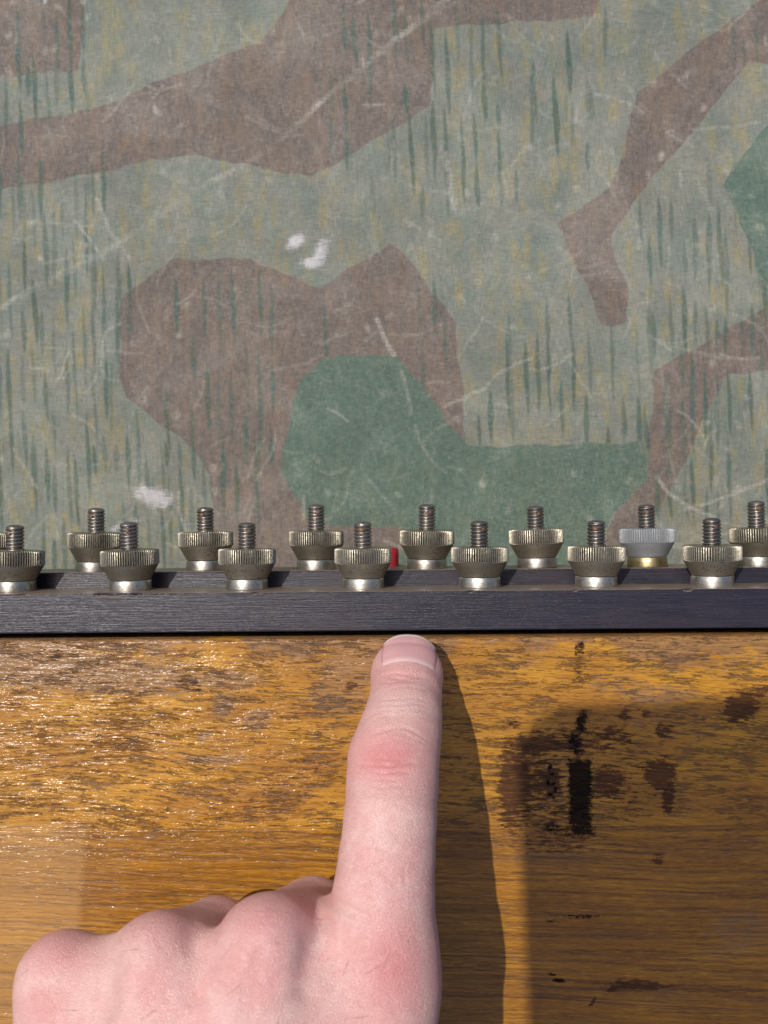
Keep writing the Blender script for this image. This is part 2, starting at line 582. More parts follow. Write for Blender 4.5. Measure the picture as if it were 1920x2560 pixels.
def grain_lines(X, Y, y_top, y_bot, count, long_, seed):
    r = np.random.default_rng(seed)
    G = np.zeros(X.shape, dtype=np.float32)
    yv = Y[0]
    for _ in range(count):
        L = r.uniform(*long_)
        x0 = r.uniform(-96 - L * 0.7, 96)
        y0 = r.uniform(max(y_bot, -126), y_top)
        sl = r.normal(-0.035, 0.018)
        i0, i1 = np.searchsorted(wx, [x0, x0 + L])
        if i1 - i0 < 2:
            continue
        xx = wx[i0:i1]
        t = (xx - x0) / L
        yc = y0 + sl * (xx - x0) + 0.35 * np.sin(xx * r.uniform(0.05, 0.16) + r.uniform(0, 6)) + 0.12 * np.sin(xx * r.uniform(0.3, 0.8))
        w = r.uniform(0.10, 0.30) * np.sin(np.pi * np.clip(t, 0.02, 0.98)) ** 0.6 * (0.7 + 0.3 * np.sin(xx * 0.9 + y0))
        j0, j1 = np.searchsorted(yv, [yc.min() - 1, yc.max() + 1])
        if j1 <= j0:
            continue
        d = np.abs(Y[i0:i1, j0:j1] - yc[:, None])
        m = (1 - sstep(d, w[:, None] * 0.3, w[:, None] + 0.22)) * r.uniform(0.3, 1.0)
        np.maximum(G[i0:i1, j0:j1], m, out=G[i0:i1, j0:j1])
    return G


def wood_material(name, rough_plank):
    n = NT(name)
    xyz = n.sep()
    bend = n.noise((0.010, 0.02, 1), 2, 0.5, off=3.1 if rough_plank else 7.7)
    cmb = n.t.nodes.new('ShaderNodeCombineXYZ')
    n.put(xyz[0], cmb.inputs[0])
    n.put(n.math('MULTIPLY_ADD', bend, 16.0 if rough_plank else 12.0, n.math('MULTIPLY_ADD', xyz[0], 0.05, xyz[1])), cmb.inputs[1])
    n.put(xyz[2], cmb.inputs[2])
    g = cmb.outputs[0]
    fib = n.noise((0.09, 2.3, 1), 5, 0.66, 0.0, vec=g)
    fine = n.noise((0.40, 6.5, 1), 3, 0.6, 0.0, vec=g, off=5)
    pore = n.math('ADD', n.math('MULTIPLY', n.noise((0.15, 1.25, 1), 5, 0.72, 0.1, vec=g, off=13), 0.55),
                  n.math('MULTIPLY', n.noise((0.55, 3.4, 1), 4, 0.7, 0.15, vec=g, off=19), 0.45))
    line = n.noise((0.014, 1.25, 1), 5, 0.66, 0.0, vec=g, off=31)
    cloud = n.noise((0.03, 0.09, 1), 3, 0.55, 0.3, off=2)
    blot = n.noise((0.09, 0.26, 1), 4, 0.65, 0.4, off=8)
    rag = n.noise((0.45, 1.3, 1), 5, 0.72, 0.2, off=17)
    if rough_plank:
        c = n.mix(n.step(cloud, 0.32, 0.68), (0.37, 0.150, 0.010), (0.57, 0.270, 0.017))
    else:
        c = n.mix(n.step(cloud, 0.32, 0.68), (0.36, 0.150, 0.011), (0.50, 0.225, 0.017))
        c = n.mix(n.step(n.noise((0.05, 1.6, 1), 4, 0.7, 0.0, vec=g, off=41), 0.42, 0.66, 0.0, 0.75), c, (0.20, 0.072, 0.008))
        c = n.mix(n.step(n.noise((0.035, 0.10, 1), 5, 0.7, 0.5, off=51), 0.48, 0.68, 0.0, 0.5), c, (0.22, 0.085, 0.012))
    c = n.mix(n.step(fib, 0.40, 0.70, 0.0, 0.72), c, (0.24, 0.085, 0.011))
    c = n.mix(n.step(fine, 0.48, 0.72, 0.0, 0.42), c, (0.66, 0.36, 0.036))
    c = n.mix(n.step(fine, 0.52, 0.30, 0.0, 0.52), c, (0.20, 0.075, 0.012))
    if rough_plank:
        pd = n.step(n.math('ADD', pore, n.math('MULTIPLY', n.math('SUBTRACT', blot, 0.5), 0.40)), 0.515, 0.605)
        pdark = (0.115, 0.048, 0.018)
    else:
        pd = n.math('MULTIPLY', n.step(line, 0.55, 0.61), n.step(blot, 0.35, 0.65, 0.35, 1.0))
        near = n.step(xyz[1], Y_SEAM - 13.0, Y_SEAM - 0.5)
        pd = n.math('MAXIMUM', pd, n.math('MULTIPLY', n.step(pore, 0.585, 0.65), 0.9))
        pd = n.math('MAXIMUM', pd, n.math('MULTIPLY', n.step(n.math('ADD', pore, n.math('MULTIPLY', n.math('SUBTRACT', blot, 0.5), 0.40)), 0.53, 0.605), near))
        pdark = (0.15, 0.055, 0.010)
    c = n.mix(n.math('MULTIPLY', pd, 0.68 if rough_plank else 0.70), c, pdark)
    c = n.mix(n.math('MULTIPLY', n.attr('grain'), n.step(rag, 0.35, 0.6, 0.35, 0.85)), c, (0.085, 0.034, 0.010))
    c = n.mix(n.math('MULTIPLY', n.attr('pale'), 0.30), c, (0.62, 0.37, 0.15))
    rg = n.math('SUBTRACT', n.math('ADD', n.math('MULTIPLY', rag, 0.5), n.math('MULTIPLY', pore, 0.5)), 0.5)
    fbare = n.step(n.math('ADD', n.attr('bare'), n.math('MULTIPLY', rg, 2.6)), 0.34, 0.74, 0.0, 0.80)
    bc = n.mix(n.step(fib, 0.38, 0.62), (0.33, 0.175, 0.070), (0.160, 0.078, 0.032))
    c = n.mix(fbare, c, n.mix(n.math('MULTIPLY', pd, 0.6), bc, (0.080, 0.040, 0.020)))
    fst = n.step(n.math('ADD', n.attr('stain'), n.math('MULTIPLY', rg, 4.2)), 0.34, 0.74, 0.0, 0.92)
    c = n.mix(fst, c, n.mix(n.step(fib, 0.3, 0.7), (0.105, 0.042, 0.016), (0.052, 0.020, 0.010)))
    rag2 = n.noise((1.3, 2.0, 1), 4, 0.7, 0.3, off=71)
    rb = n.math('SUBTRACT', n.math('ADD', n.math('MULTIPLY', rag, 0.5), n.math('MULTIPLY', rag2, 0.7)), 0.6)
    fbl = n.step(n.math('ADD', n.attr('black'), n.math('MULTIPLY', rb, 2.2)), 0.24, 0.78, 0.0, 0.96)
    c = n.mix(fbl, c, (0.006, 0.006, 0.007))
    h = n.math('ADD', n.math('MULTIPLY', pd, -0.8), n.math('MULTIPLY', fib, 0.7))
    h = n.math('ADD', h, n.math('MULTIPLY', fine, 0.35))
    h = n.math('ADD', h, n.math('MULTIPLY', rag, 0.5))
    h = n.math('ADD', h, n.math('MULTIPLY', n.math('MAXIMUM', fbare, fst), -0.25))
    bmp = n.bump(h, 0.16 if rough_plank else 0.08, 1.0)
    skin = n.noise((0.34, 1.5, 1), 2, 0.5, 0.1, vec=g, off=23)
    skin = n.math('ADD', skin, n.math('MULTIPLY', n.noise((1.3, 2.6, 1), 1, 0.5, off=29), 0.55))
    hc = n.math('MULTIPLY', n.math('ADD', skin, n.math('MULTIPLY', pd, -0.35)), n.step(n.noise((0.07, 0.2, 1), 3, 0.6, off=61), 0.36, 0.64, 0.55, 1.5))
    if not rough_plank:
        hc = n.math('MULTIPLY', hc, n.math('MULTIPLY_ADD', near, 0.45, 0.55))
    cbmp = n.bump(hc, 0.19, 1.0)
    matt = n.math('MAXIMUM', fbl, n.math('MULTIPLY', fst, 0.7))
    rgh = n.mix(matt, n.mix(fbare, n.step(rag, 0.3, 0.7, 0.30, 0.42), 0.42), 0.8)
    crg = n.mix(fbare, n.step(rag, 0.35, 0.65, 0.15, 0.22), 0.27)
    n.set(Base_Color=c, Roughness=rgh, Specular_IOR_Level=n.math('MULTIPLY_ADD', matt, -0.20, 0.26), Normal=bmp,
          Coat_Weight=n.math('MULTIPLY', n.math('SUBTRACT', 1.0, matt), 0.65), Coat_Roughness=crg, Coat_Normal=cbmp)
    return n.m


W_ROUGH = wood_material('worn_varnished_oak', True)
W_FINE = wood_material('varnished_oak', False)


def plank_mesh(y_top, y_bot, seed, roughness, lines):
    yv = np.arange(y_top, max(y_bot, -126.0), -0.30)
    if y_bot < -126:
        yv = np.concatenate([yv, np.arange(-126, y_bot, -3.0), [y_bot]])
    else:
        yv = np.concatenate([yv, [y_bot]])
    yv = yv[::-1]
    X, Y = np.meshgrid(wx, yv, indexing='ij')
    r = np.random.default_rng(seed)
    Z = np.full(X.shape, ZW)
    for _ in range(14):                                    # hand-planed unevenness
        fy, fx, ph = r.uniform(0.1, 1.2), r.uniform(0.005, 0.06), r.uniform(0, 6.28)
        Z += roughness * r.normal(0, 1) * np.sin(fy * Y + fx * X + ph)
    # eased long edges
    e = np.minimum(y_top - Y, Y - y_bot)
    chip = 0.9 + 0.25 * np.sin(X * 0.31) + 0.2 * np.sin(X * 0.83 + 1)
    seam = np.abs(Y - Y_SEAM) < 5
    chip = np.where(seam, 0.45, chip)
    Z -= np.where(seam, 0.015, 0.75) * np.clip(1 - e / chip, 0, 1) ** 2
    px, py = proj(X, Y, ZW)
    G = grain_lines(X, Y, y_top, y_bot, *lines, seed + 20)
    Z -= 0.06 * G
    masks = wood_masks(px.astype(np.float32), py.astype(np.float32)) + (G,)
    nx, ny = X.shape
    top = np.stack([X, Y, Z], -1).reshape(-1, 3)
    f = grid_faces(nx, ny)
    # skirt down to the underside
    idx = np.arange(nx * ny).reshape(nx, ny)
    loop = np.concatenate([idx[:, 0], idx[-1, 1:], idx[-2::-1, -1], idx[0, -2:0:-1]])
    low = top[loop].copy()
    low[:, 2] = ZW - 10
    m = len(loop)
    a = loop
    b = np.roll(loop, -1)
    la = np.arange(m) + nx * ny
    lb = np.roll(la, -1)
    sk = np.stack([b, a, la, lb], 1)
    me = mesh_np('plank', np.concatenate([top, low]), np.concatenate([f, sk]))
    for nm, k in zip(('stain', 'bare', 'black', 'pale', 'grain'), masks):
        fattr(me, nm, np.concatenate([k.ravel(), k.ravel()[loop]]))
    return me


box = add('terminal_box', None, label='old varnished wooden box with black strips carrying rows of knurled metal nuts',
          category='wooden box', loc=(0, 0, 0))
add('plank', plank_mesh(Y_WT, Y_SEAM + 0.02, 3, 0.016, (620, (2, 11))), W_ROUGH, box)
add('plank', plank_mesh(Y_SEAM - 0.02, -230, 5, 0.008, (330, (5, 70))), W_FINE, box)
W_SIDE = W_FINE
add('side_board', box_mesh('side_board', -149.5, -139, -229, -34, 0, 69.7, 0.6), W_SIDE, box)
add('side_board', box_mesh('side_board', 139, 149.5, -229, -34, 0, 69.7, 0.6), W_SIDE, box)
add('end_board', box_mesh('end_board', -138.8, 138.8, -229, -219, 0, 69.7, 0.6), W_SIDE, box)
add('end_board', box_mesh('end_board', -149.5, 149.5, -33.8, -22.5, 0, 60.0, 0.6), W_SIDE, box)

# ------------------------------------------------------------------ black strips
n = NT('black_ebonite')
br = n.noise((0.07, 3.6, 3.6), 5, 0.65, 0.0)
br2 = n.noise((0.3, 9, 9), 3, 0.6, off=4)
cl = n.noise((0.08, 0.12, 0.12), 3, 0.6, off=6)
dust = n.noise((1.6, 1.6, 1.6), 5, 0.7, off=2)
spot = n.step(n.noise((0.22, 0.4, 0.4), 4, 0.7, off=12), 0.62, 0.74)
c = n.mix(n.step(br, 0.3, 0.7), (0.010, 0.008, 0.016), (0.028, 0.026, 0.042))
c = n.mix(n.math('MULTIPLY', n.step(cl, 0.4, 0.7), 0.5), c, (0.028, 0.017, 0.026))
c = n.mix(n.math('MULTIPLY', spot, 0.55), c, (0.018, 0.016, 0.018))
up = n.t.nodes.new('ShaderNodeNewGeometry')
spn = n.t.nodes.new('ShaderNodeSeparateXYZ')
n.t.links.new(up.outputs['Normal'], spn.inputs[0])
top = n.step(spn.outputs[1], 0.55, 0.9)                       # dust and grime settled on the ledge
c = n.mix(n.math('MULTIPLY', top, n.step(dust, 0.25, 0.6, 0.45, 0.95)), c, (0.27, 0.205, 0.15))
c = n.mix(n.step(dust, 0.70, 0.76, 0.0, 0.5), c, (0.30, 0.28, 0.25))
bmp = n.bump(n.math('ADD', br, n.math('MULTIPLY', br2, 0.5)), 0.075, 0.9)
n.set(Base_Color=c, Roughness=n.step(cl, 0.3, 0.7, 0.30, 0.38), Specular_IOR_Level=0.5, Normal=bmp)
EBON = n.m
Y_F = -18.3           # ledge of the front strip
Y_R = -14.4           # ledge of the rear strip


def strip_mesh(x0, x1, y0, y1, z0, z1, chips, seed):
    """prism along x with eased, nicked front edges"""
    r = np.random.default_rng(seed)
    X = np.arange(x0, x1 + 0.01, 0.5)
    e = 0.28
    prof = [(y0, z0), (y0, z1 - e), (y0 + 0.08, z1 - 0.08), (y0 + e, z1), ((y0 + y1) / 2, z1), (y1 - e, z1), (y1 - 0.08, z1 - 0.08), (y1, z1 - e),
            (y1, z0)]
    k = len(prof)
    V = np.zeros((len(X), k, 3))
    for j, (y, z) in enumerate(prof):
        V[:, j] = np.stack([X, np.full(len(X), y), np.full(len(X), z)], 1)
    nick = np.zeros(len(X))
    for (cx, w, d) in chips:
        nick = np.maximum(nick, d * np.clip(1 - np.abs(X - cx) / w, 0, 1) ** 0.5)
    nick += 0.05 * np.abs(r.normal(0, 1, len(X)))
    V[:, 5, 1] -= nick
    V[:, 6, 1] -= nick * 0.8
    V[:, 6, 2] -= nick * 0.8
    V[:, 7, 2] -= nick
    f = []
    n = len(X)
    for i in range(n - 1):
        for j in range(k):
            a, b = i * k + j, i * k + (j + 1) % k
            f.append((a, b, b + k, a + k))
    f.append(tuple(range(k - 1, -1, -1)))
    f.append(tuple(range((n - 1) * k, n * k)))
    return mesh_np('strip', V.reshape(-1, 3), f, False)


add('terminal_strip', strip_mesh(-149, 149, -27.45, Y_F, 65.7, ZS,
                                 [(-63, 3.4, 0.75), (-57.5, 1.4, 0.55), (-66, 1.4, 0.5), (-30, 0.8, 0.35), (20, 1.0, 0.35), (44, 0.7, 0.3), (70, 1.5, 0.4), (-84, 0.9, 0.35)], 1), EBON, box)
add('terminal_strip', strip_mesh(-149, 149, -30.0, Y_R, 49.0, 65.5, [(30, 1.5, 0.2), (-20, 1.0, 0.2)], 2), EBON, box)
# near-black filler, colours in the shade of the gap between strip and wood
n = NT('gap_shade_black')
n.set(Base_Color=n.mix(n.noise((0.6, 2, 2), 3), (0.010, 0.008, 0.007), (0.022, 0.016, 0.012)), Roughness=0.95)
add('gap_shade_strip', box_mesh('gap_shade_strip', -149, 149, -29.1, -27.5, 66, 71.0, 0.2, 1), n.m, box)

# ------------------------------------------------------------------ knurled nuts


def lathe(profile, seg, radial=None, close_bottom=True):
    V, f = [], []
    for (r, z) in profile:
        for s in range(seg):
            a = 2 * math.pi * s / seg
            rr = r if radial is None else radial(r, z, s, a)
            V.append((rr * math.cos(a), rr * math.sin(a), z))
    k = len(profile)
    for j in range(k - 1):
        for s in range(seg):
            a, b = j * seg + s, j * seg + (s + 1) % seg
            f.append((a, b, b + seg, a + seg))
    if close_bottom:
        f.append(tuple(range(seg - 1, -1, -1)))
    f.append(tuple(range((k - 1) * seg, k * seg)))
    return V, f


TEETH = 74


def nut_mesh():
    seg = TEETH * 4
    R = 6.95
    prof = [(4.75, 2.60), (4.95, 2.62), (5.02, 2.85), (5.45, 3.7), (6.05, 4.8), (6.58, 5.75), (6.66, 6.0),
            (6.68, 6.02), (R - 0.05, 6.2), (R, 6.45), (R, 7.9), (R, 9.2), (R - 0.05, 9.45), (6.62, 9.68), (6.2, 9.75), (4.4, 9.75), (2.6, 9.75), (2.2, 9.45)]

    def rad(r, z, s, a):
        if 6.15 < z < 9.5:
            q = s % 4
            return r - (0.0, 0.03, 0.36, 0.30)[q] + 0.03 * math.sin(a * 5)
        return r
    V, f = lathe(prof, seg, rad)
    me = mesh_np('thumb_nut', V, f, True)
    me.set_sharp_from_angle(angle=math.radians(28))
    return me


def collar_mesh():
    V, f = lathe([(4.95, 0.0), (5.02, 0.06), (5.05, 0.3), (5.0, 1.2), (4.98, 2.2), (4.85, 2.45), (4.6, 2.5)], 72)
    me = mesh_np('collar', V, f, True)
    me.set_sharp_from_angle(angle=math.radians(40))
    return me


def stud_mesh(pin_angle, height, pin_r):
    seg = 40
    p = 0.86
    z0 = 9.0
    prof = []
    z = z0
    while z < height - 0.75:
        prof.append((2.18, z))
        z += p / 8

    def rad(r, z, s, a):
        if r < 2.1:
            return r
        t = ((z / p - s / seg) % 1.0)
        tri = abs(t - 0.5) * 2                       # 1 at crest edges, 0 in the root
        return r - 0.40 * (1 - min(1, tri * 1.35))
    zt = prof[-1][1]
    prof += [(2.09, zt + 0.1), (2.02, zt + 0.30), (1.78, zt + 0.52), (1.35, zt + 0.70), (0.8, zt + 0.80), (0.25, zt + 0.83)]
    V, f = lathe(prof, seg, rad)
    V = [tuple(v) for v in V]
    nf = len(f)
    # peened cross-pin near the end of the thread
    ca, sa = math.cos(pin_angle), math.sin(pin_angle)
    b0 = len(V)
    ring = 10
    zc = height - 2.05
    for (d, r) in ((1.4, pin_r), (1.98, pin_r), (2.18, pin_r * 0.85), (2.28, pin_r * 0.4)):
        for q in range(ring):
            t = 2 * math.pi * q / ring
            u, w = r * 1.15 * math.cos(t) * (1 + 0.15 * math.sin(3 * t)), r * math.sin(t)
            V.append((d * ca - u * sa, d * sa + u * ca, zc + w))
    for j in range(3):
        for q in range(ring):
            a, b = b0 + j * ring + q, b0 + j * ring + (q + 1) % ring
            f.append((a, b, b + ring, a + ring))
    f.append(tuple(b0 + 3 * ring + q for q in range(ring)))
    me = mesh_np('stud', V, f, True)
    mi = np.zeros(len(f), dtype=np.int32)
    mi[nf:] = 1
    me.polygons.foreach_set('material_index', mi)
    me.set_sharp_from_angle(angle=math.radians(50))
    return me


def nickel(name, c0, c1, cd, r0, r1, groove, metallic=0.85):
    n = NT(name)
    oi = n.t.nodes.new('ShaderNodeObjectInfo')
    vec = n.vadd(n.mm, n.vscale(oi.outputs['Location'], (431, 977, 613)))
    cl = n.noise((0.28, 0.28, 0.28), 4, 0.6, 0.4, vec=vec)
    sp = n.noise((1.5, 1.5, 1.5), 4, 0.7, vec=vec, off=6)
    turn = n.noise((0.1, 0.1, 9.0), 3, 0.6, vec=vec, off=3)
    c = n.mix(n.step(cl, 0.32, 0.68), c0, c1)
    c = n.mix(n.math('MULTIPLY', oi.outputs['Random'], 0.55), c, tuple(0.62 * q + 0.02 for q in c0))
    c = n.mix(n.step(turn, 0.35, 0.75, 0, 0.25), c, cd)
    c = n.mix(n.step(n.math('ADD', sp, n.math('MULTIPLY', n.math('SUBTRACT', cl, 0.5), 0.5)), 0.53, 0.68, 0.0, 0.8), c, cd)
    if groove:                                               # grime packed in the knurling
        x = n.sep()
        rr = n.math('SQRT', n.math('ADD', n.math('MULTIPLY', x[0], x[0]), n.math('MULTIPLY', x[1], x[1])))
        band = n.math('MULTIPLY', n.step(x[2], 6.15, 6.25), n.step(x[2], 9.4, 9.5, 1, 0))
        deep = n.math('MULTIPLY', band, n.step(rr, 6.64, 6.86, 1, 0))
        c = n.mix(n.math('MULTIPLY', deep, n.step(cl, 0.3, 0.6, 0.95, 0.65)), c, (0.045, 0.040, 0.030))
        land = n.math('MULTIPLY', band, n.step(rr, 6.86, 6.92))
        c = n.mix(n.math('MULTIPLY', land, n.step(sp, 0.42, 0.58, 0.75, 0.1)), c, (0.66, 0.62, 0.50))
    h = n.math('ADD', n.math('MULTIPLY', turn, 0.7), n.math('MULTIPLY', sp, 0.6))
    n.set(Base_Color=c, Metallic=metallic, Roughness=n.step(sp, 0.35, 0.7, r0, r1), Normal=n.bump(h, 0.06, 0.55))
    return n.m


NUT = nickel('tarnished_nickel', (0.36, 0.325, 0.25), (0.48, 0.445, 0.36), (0.14, 0.115, 0.08), 0.36, 0.55, True, 0.88)
ZINC = nickel('dull_zinc', (0.33, 0.35, 0.37), (0.43, 0.45, 0.46), (0.24, 0.25, 0.26), 0.52, 0.68, False, 0.6)
BRIGHT = nickel('rubbed_nickel', (0.50, 0.48, 0.43), (0.62, 0.60, 0.54), (0.26, 0.23, 0.17), 0.32, 0.48, False, 0.95)
BRASS = nickel('dull_brass', (0.50, 0.40, 0.20), (0.60, 0.50, 0.27), (0.26, 0.19, 0.10), 0.32, 0.46, False, 0.95)
STEEL = nickel('dark_steel', (0.27, 0.25, 0.23), (0.38, 0.36, 0.33), (0.13, 0.095, 0.07), 0.30, 0.46, False, 0.9)
RUST = nickel('rusty_pin', (0.16, 0.085, 0.05), (0.24, 0.15, 0.10), (0.07, 0.035, 0.02), 0.5, 0.7, False, 0.45)

nut_me, zinc_me = nut_mesh(), None
nut_me.materials.append(NUT)
zinc_me = nut_me.copy()
zinc_me.materials.clear()
zinc_me.materials.append(ZINC)
col_me = collar_mesh()
col_me.materials.append(BRIGHT)
colb_me = col_me.copy()
colb_me.materials.clear()
colb_me.materials.append(BRASS)
stud_variants = []
for i in range(5):
    s_me = stud_mesh(-math.pi / 2 + (0.15, 0.45, -0.2, 0.3, -0.35)[i], (16.1, 15.9, 16.3, 16.0, 16.2)[i], (0.62, 0.55, 0.7, 0.5, 0.66)[i])
    s_me.materials.append(STEEL)
    s_me.materials.append(RUST)
    stud_variants.append(s_me)


def post(x, y, z, k, odd=False):
    o = add('thumb_nut', zinc_me if odd else nut_me, None, box, (x, y, z))
    o.rotation_euler = (math.radians(-90 + random.uniform(-0.8, 0.8)), random.uniform(0, 6.28), random.uniform(-0.012, 0.012))
    # keep the post standing along +y and spin it about its own axis
    spin = random.uniform(0, 6.28)
    o.rotation_euler = (Matrix.Rotation(math.radians(-90 + random.uniform(-1.2, 1.2)), 3, 'X') @ Matrix.Rotation(math.radians(random.uniform(-1.3, 1.3)), 3, 'Y') @ Matrix.Rotation(spin, 3, 'Z')).to_euler()
    if odd:
        o['label'] = 'dull blue-grey knurled nut on a brass collar'
    lift = random.uniform(-0.45, 0.4)
    s = add('stud', stud_variants[k % 5], None, o, (0, 0, lift))
    s.rotation_euler = (0, 0, -spin + (random.uniform(-0.2, 0.2)))
    add('collar', colb_me if odd else col_me, None, o)
    return o


for i in range(-4, 5):
    post(-5.1 + 28.1 * i, Y_F - 0.02, ZS - 10.2, i + 7)
for i in range(-4, 6):
    post(-17.3 + 28.1 * i, Y_R - 0.02, ZS - 23.0, i * 3 + 20, odd=(i == 3))

# red and black sockets on the board behind the rear strip
n = NT('red_plastic')
n.set(Base_Color=n.mix(n.noise((0.7, 0.7, 0.7), 3), (0.30, 0.012, 0.018), (0.42, 0.022, 0.028)), Roughness=0.42)
RED = n.m
n = NT('black_plastic')
n.set(Base_Color=n.mix(n.noise((0.7, 0.7, 0.7), 3), (0.012, 0.011, 0.012), (0.03, 0.028, 0.028)), Roughness=0.5)
BLK = n.m
V, f = lathe([(3.6, 0), (3.6, 1.0), (2.95, 1.05), (2.9, 11.2), (2.75, 11.9), (2.35, 12.25), (1.6, 12.3), (1.4, 11.8), (1.35, 9.0)], 40)
me = mesh_np('red_socket', V, f, True)
me.set_sharp_from_angle(angle=math.radians(45))
xr, yr = unproj(838, 1183, 42)
o = add('socket', me, RED, box, (xr, -22.6, 42), label='red plastic socket tube behind the rear strip')
o.scale = (1, 1, (yr + 22.6) / 12.3)
o.rotation_euler = (math.radians(-90), 0, 0)
V, f = lathe([(5.4, 0), (5.4, 5.8), (4.9, 7.1), (3.6, 7.7), (2.0, 7.8), (1.8, 6.5)], 40)
me = mesh_np('black_socket', V, f, True)
me.set_sharp_from_angle(angle=math.radians(45))
xb, yb = unproj(1690, 1219, 42)
for xx in (xb, xb - 150):
    o = add('socket', me, BLK, box, (xx, -22.6, 42))
    o.scale = (1, 1, (yb + 22.6) / 7.8)
    o.rotation_euler = (math.radians(-90), 0, 0)

# ------------------------------------------------------------------ the pointing hand


def P3(px, py, h):
    z = ZW + h
    x, y = unproj(px, py, z)
    return np.array([x, y, z])


VX = 0.5
lo = np.array([-104.0, -215.0, ZW + 0.15 - 1])
hi = np.array([24.0, -26.0, ZW + 74.0])
dims = np.ceil((hi - lo) / VX).astype(int) + 1
axv = [lo[i] + VX * np.arange(dims[i]) for i in range(3)]
D = np.full(dims, 30.0, dtype=np.float32)


def blend(a, ra, b, rb, k, flat=1.0):
    """smooth union with a round cone a(ra) - b(rb)"""
    a, b = np.asarray(a, float), np.asarray(b, float)
    m = max(ra, rb) + k + 4
    mn, mx = np.minimum(a, b) - m, np.maximum(a, b) + m
    s = []
    for i in range(3):
        i0, i1 = np.searchsorted(axv[i], [mn[i], mx[i]])
        s.append(slice(i0, i1))
    s = tuple(s)
    if any(q.stop <= q.start for q in s):
        return
    x = axv[0][s[0]][:, None, None].astype(np.float32)
    y = axv[1][s[1]][None, :, None].astype(np.float32)
    z = axv[2][s[2]][None, None, :].astype(np.float32)
    e = (b - a)
    L2 = float(e @ e) + 1e-6
    dx, dy, dz = x - a[0], y - a[1], z - a[2]
    t = np.clip((dx * e[0] + dy * e[1] + dz * e[2]) / L2, 0, 1)
    d = np.sqrt((dx - t * e[0]) ** 2 + (dy - t * e[1]) ** 2 + (dz - t * e[2]) ** 2) - (ra + (rb - ra) * t)
    cur = D[s]
    if k > 0:
        hh = np.clip(0.5 + 0.5 * (cur - d) / k, 0, 1)
        D[s] = cur * (1 - hh) + d * hh - k * hh * (1 - hh)
    else:
        D[s] = np.minimum(cur, d)


def chain(pts, k):
    for (p, r), (q, r2) in zip(pts[:-1], pts[1:]):
        blend(p, r, q, r2, k)


# metacarpals / back of the hand
WR = [P3(700, 3050, 62), P3(560, 3080, 66), P3(420, 3080, 62), P3(300, 3060, 56)]
MC = [P3(826, 2100, 44), P3(580, 2050, 46), P3(345, 2078, 43), P3(140, 2118, 37)]
MR = [9.6, 9.2, 8.0, 8.6]
for i in range(4):
    mid = MC[i] * 0.55 + WR[i] * 0.45
    mid[2] -= 1.0
    chain([(MC[i], MR[i]), (mid, 10.5), (WR[i], 12.5)], 6.0)
# filling between the bones: web under the skin, then the palm
for i, (rk, back) in enumerate(((8.2, 5.0), (7.6, 4.2), (7.8, 1.2))):
    a, b = MC[i].copy(), MC[i + 1].copy()
    a[1] -= back
    b[1] -= back
    blend(a, rk, b, rk, 3.0)
    for t in (0.12, 0.26, 0.42, 0.6):
        a = MC[i] * (1 - t) + WR[i] * t
        b = MC[i + 1] * (1 - t) + WR[i + 1] * t
        blend(a, 9.6 + 3 * t, b, 9.6 + 3 * t, 5.0)
for i in range(3):
    a = (MC[i] + MC[i + 1]) / 2
    a[1] -= 9
    a[2] -= 4.0
    b = (WR[i] + WR[i + 1]) / 2
    blend(a, 9.0, b, 13, 7.0)
# forearm
fa = P3(480, 3060, 60)
blend(fa, 19, fa + np.array([-8, -60, 12]), 22, 8.0)
# folded fingers: knuckle -> middle joint (down, forward) -> end joint (back, low) -> tip
FOLD = [
    (MC[1], 9.2, P3(675, 1986, 22), 8.3, P3(640, 2250, 9.5), 7.4, P3(625, 2420, 16), 6.6),
    (MC[2], 8.6, P3(464, 2036, 24), 8.7, P3(440, 2280, 9.0), 7.1, P3(440, 2430, 15), 6.4),
    (MC[3], 8.2, P3(240, 2105, 14), 7.3, P3(270, 2300, 8.3), 6.5, P3(290, 2420, 13), 5.9),
]
HF = D.copy()
D[:] = 30.0
for (a, ra, b, rb, c_, rc, d_, rd) in FOLD:
    chain([(a, ra), (b, rb), (c_, rc), (d_, rd)], 1.6)
k = 3.2
hh = np.clip(0.5 + 0.5 * (HF - D) / k, 0, 1)
HF = HF * (1 - hh) + D * hh - k * hh * (1 - hh)
# thumb, tucked below
D[:] = 30.0
chain([(P3(700, 2900, 44), 12), (P3(800, 2560, 30), 10.5), (P3(790, 2330, 20), 9.2), (P3(720, 2160, 12), 8.0)], 3.0)
k = 5.0
hh = np.clip(0.5 + 0.5 * (HF - D) / k, 0, 1)
HF = HF * (1 - hh) + D * hh - k * hh * (1 - hh)
# index finger
IDX = [
    (P3(879, 1447, 7.6), 6.1), (P3(878, 1470, 11.2), 6.9), (P3(877, 1500, 14.8), 7.5), (P3(871, 1550, 20.5), 7.9),
    (P3(862, 1592, 24.5), 8.45), (P3(850, 1640, 28), 9.05), (P3(847, 1700, 31.5), 8.95), (P3(843, 1770, 36), 8.8),
    (P3(836, 1850, 39), 9.0), (P3(829, 1930, 41.5), 9.4), (P3(827, 2010, 43), 9.7), (MC[0], 9.8),
]
D[:] = 30.0
chain(IDX, 1.6)
# blunt fingertip
blend(P3(862, 1440, 8.2), 5.5, P3(897, 1440, 8.2), 5.5, 2.0)
blend(P3(864, 1462, 10.0), 6.2, P3(894, 1462, 10.0), 6.2, 2.0)
# the fleshy pad below the first joint
blend(P3(846, 1800, 30), 8.0, P3(832, 1950, 34), 8.5, 4.0)
k = 5.5
hh = np.clip(0.5 + 0.5 * (HF - D) / k, 0, 1)
HF = HF * (1 - hh) + D * hh - k * hh * (1 - hh)
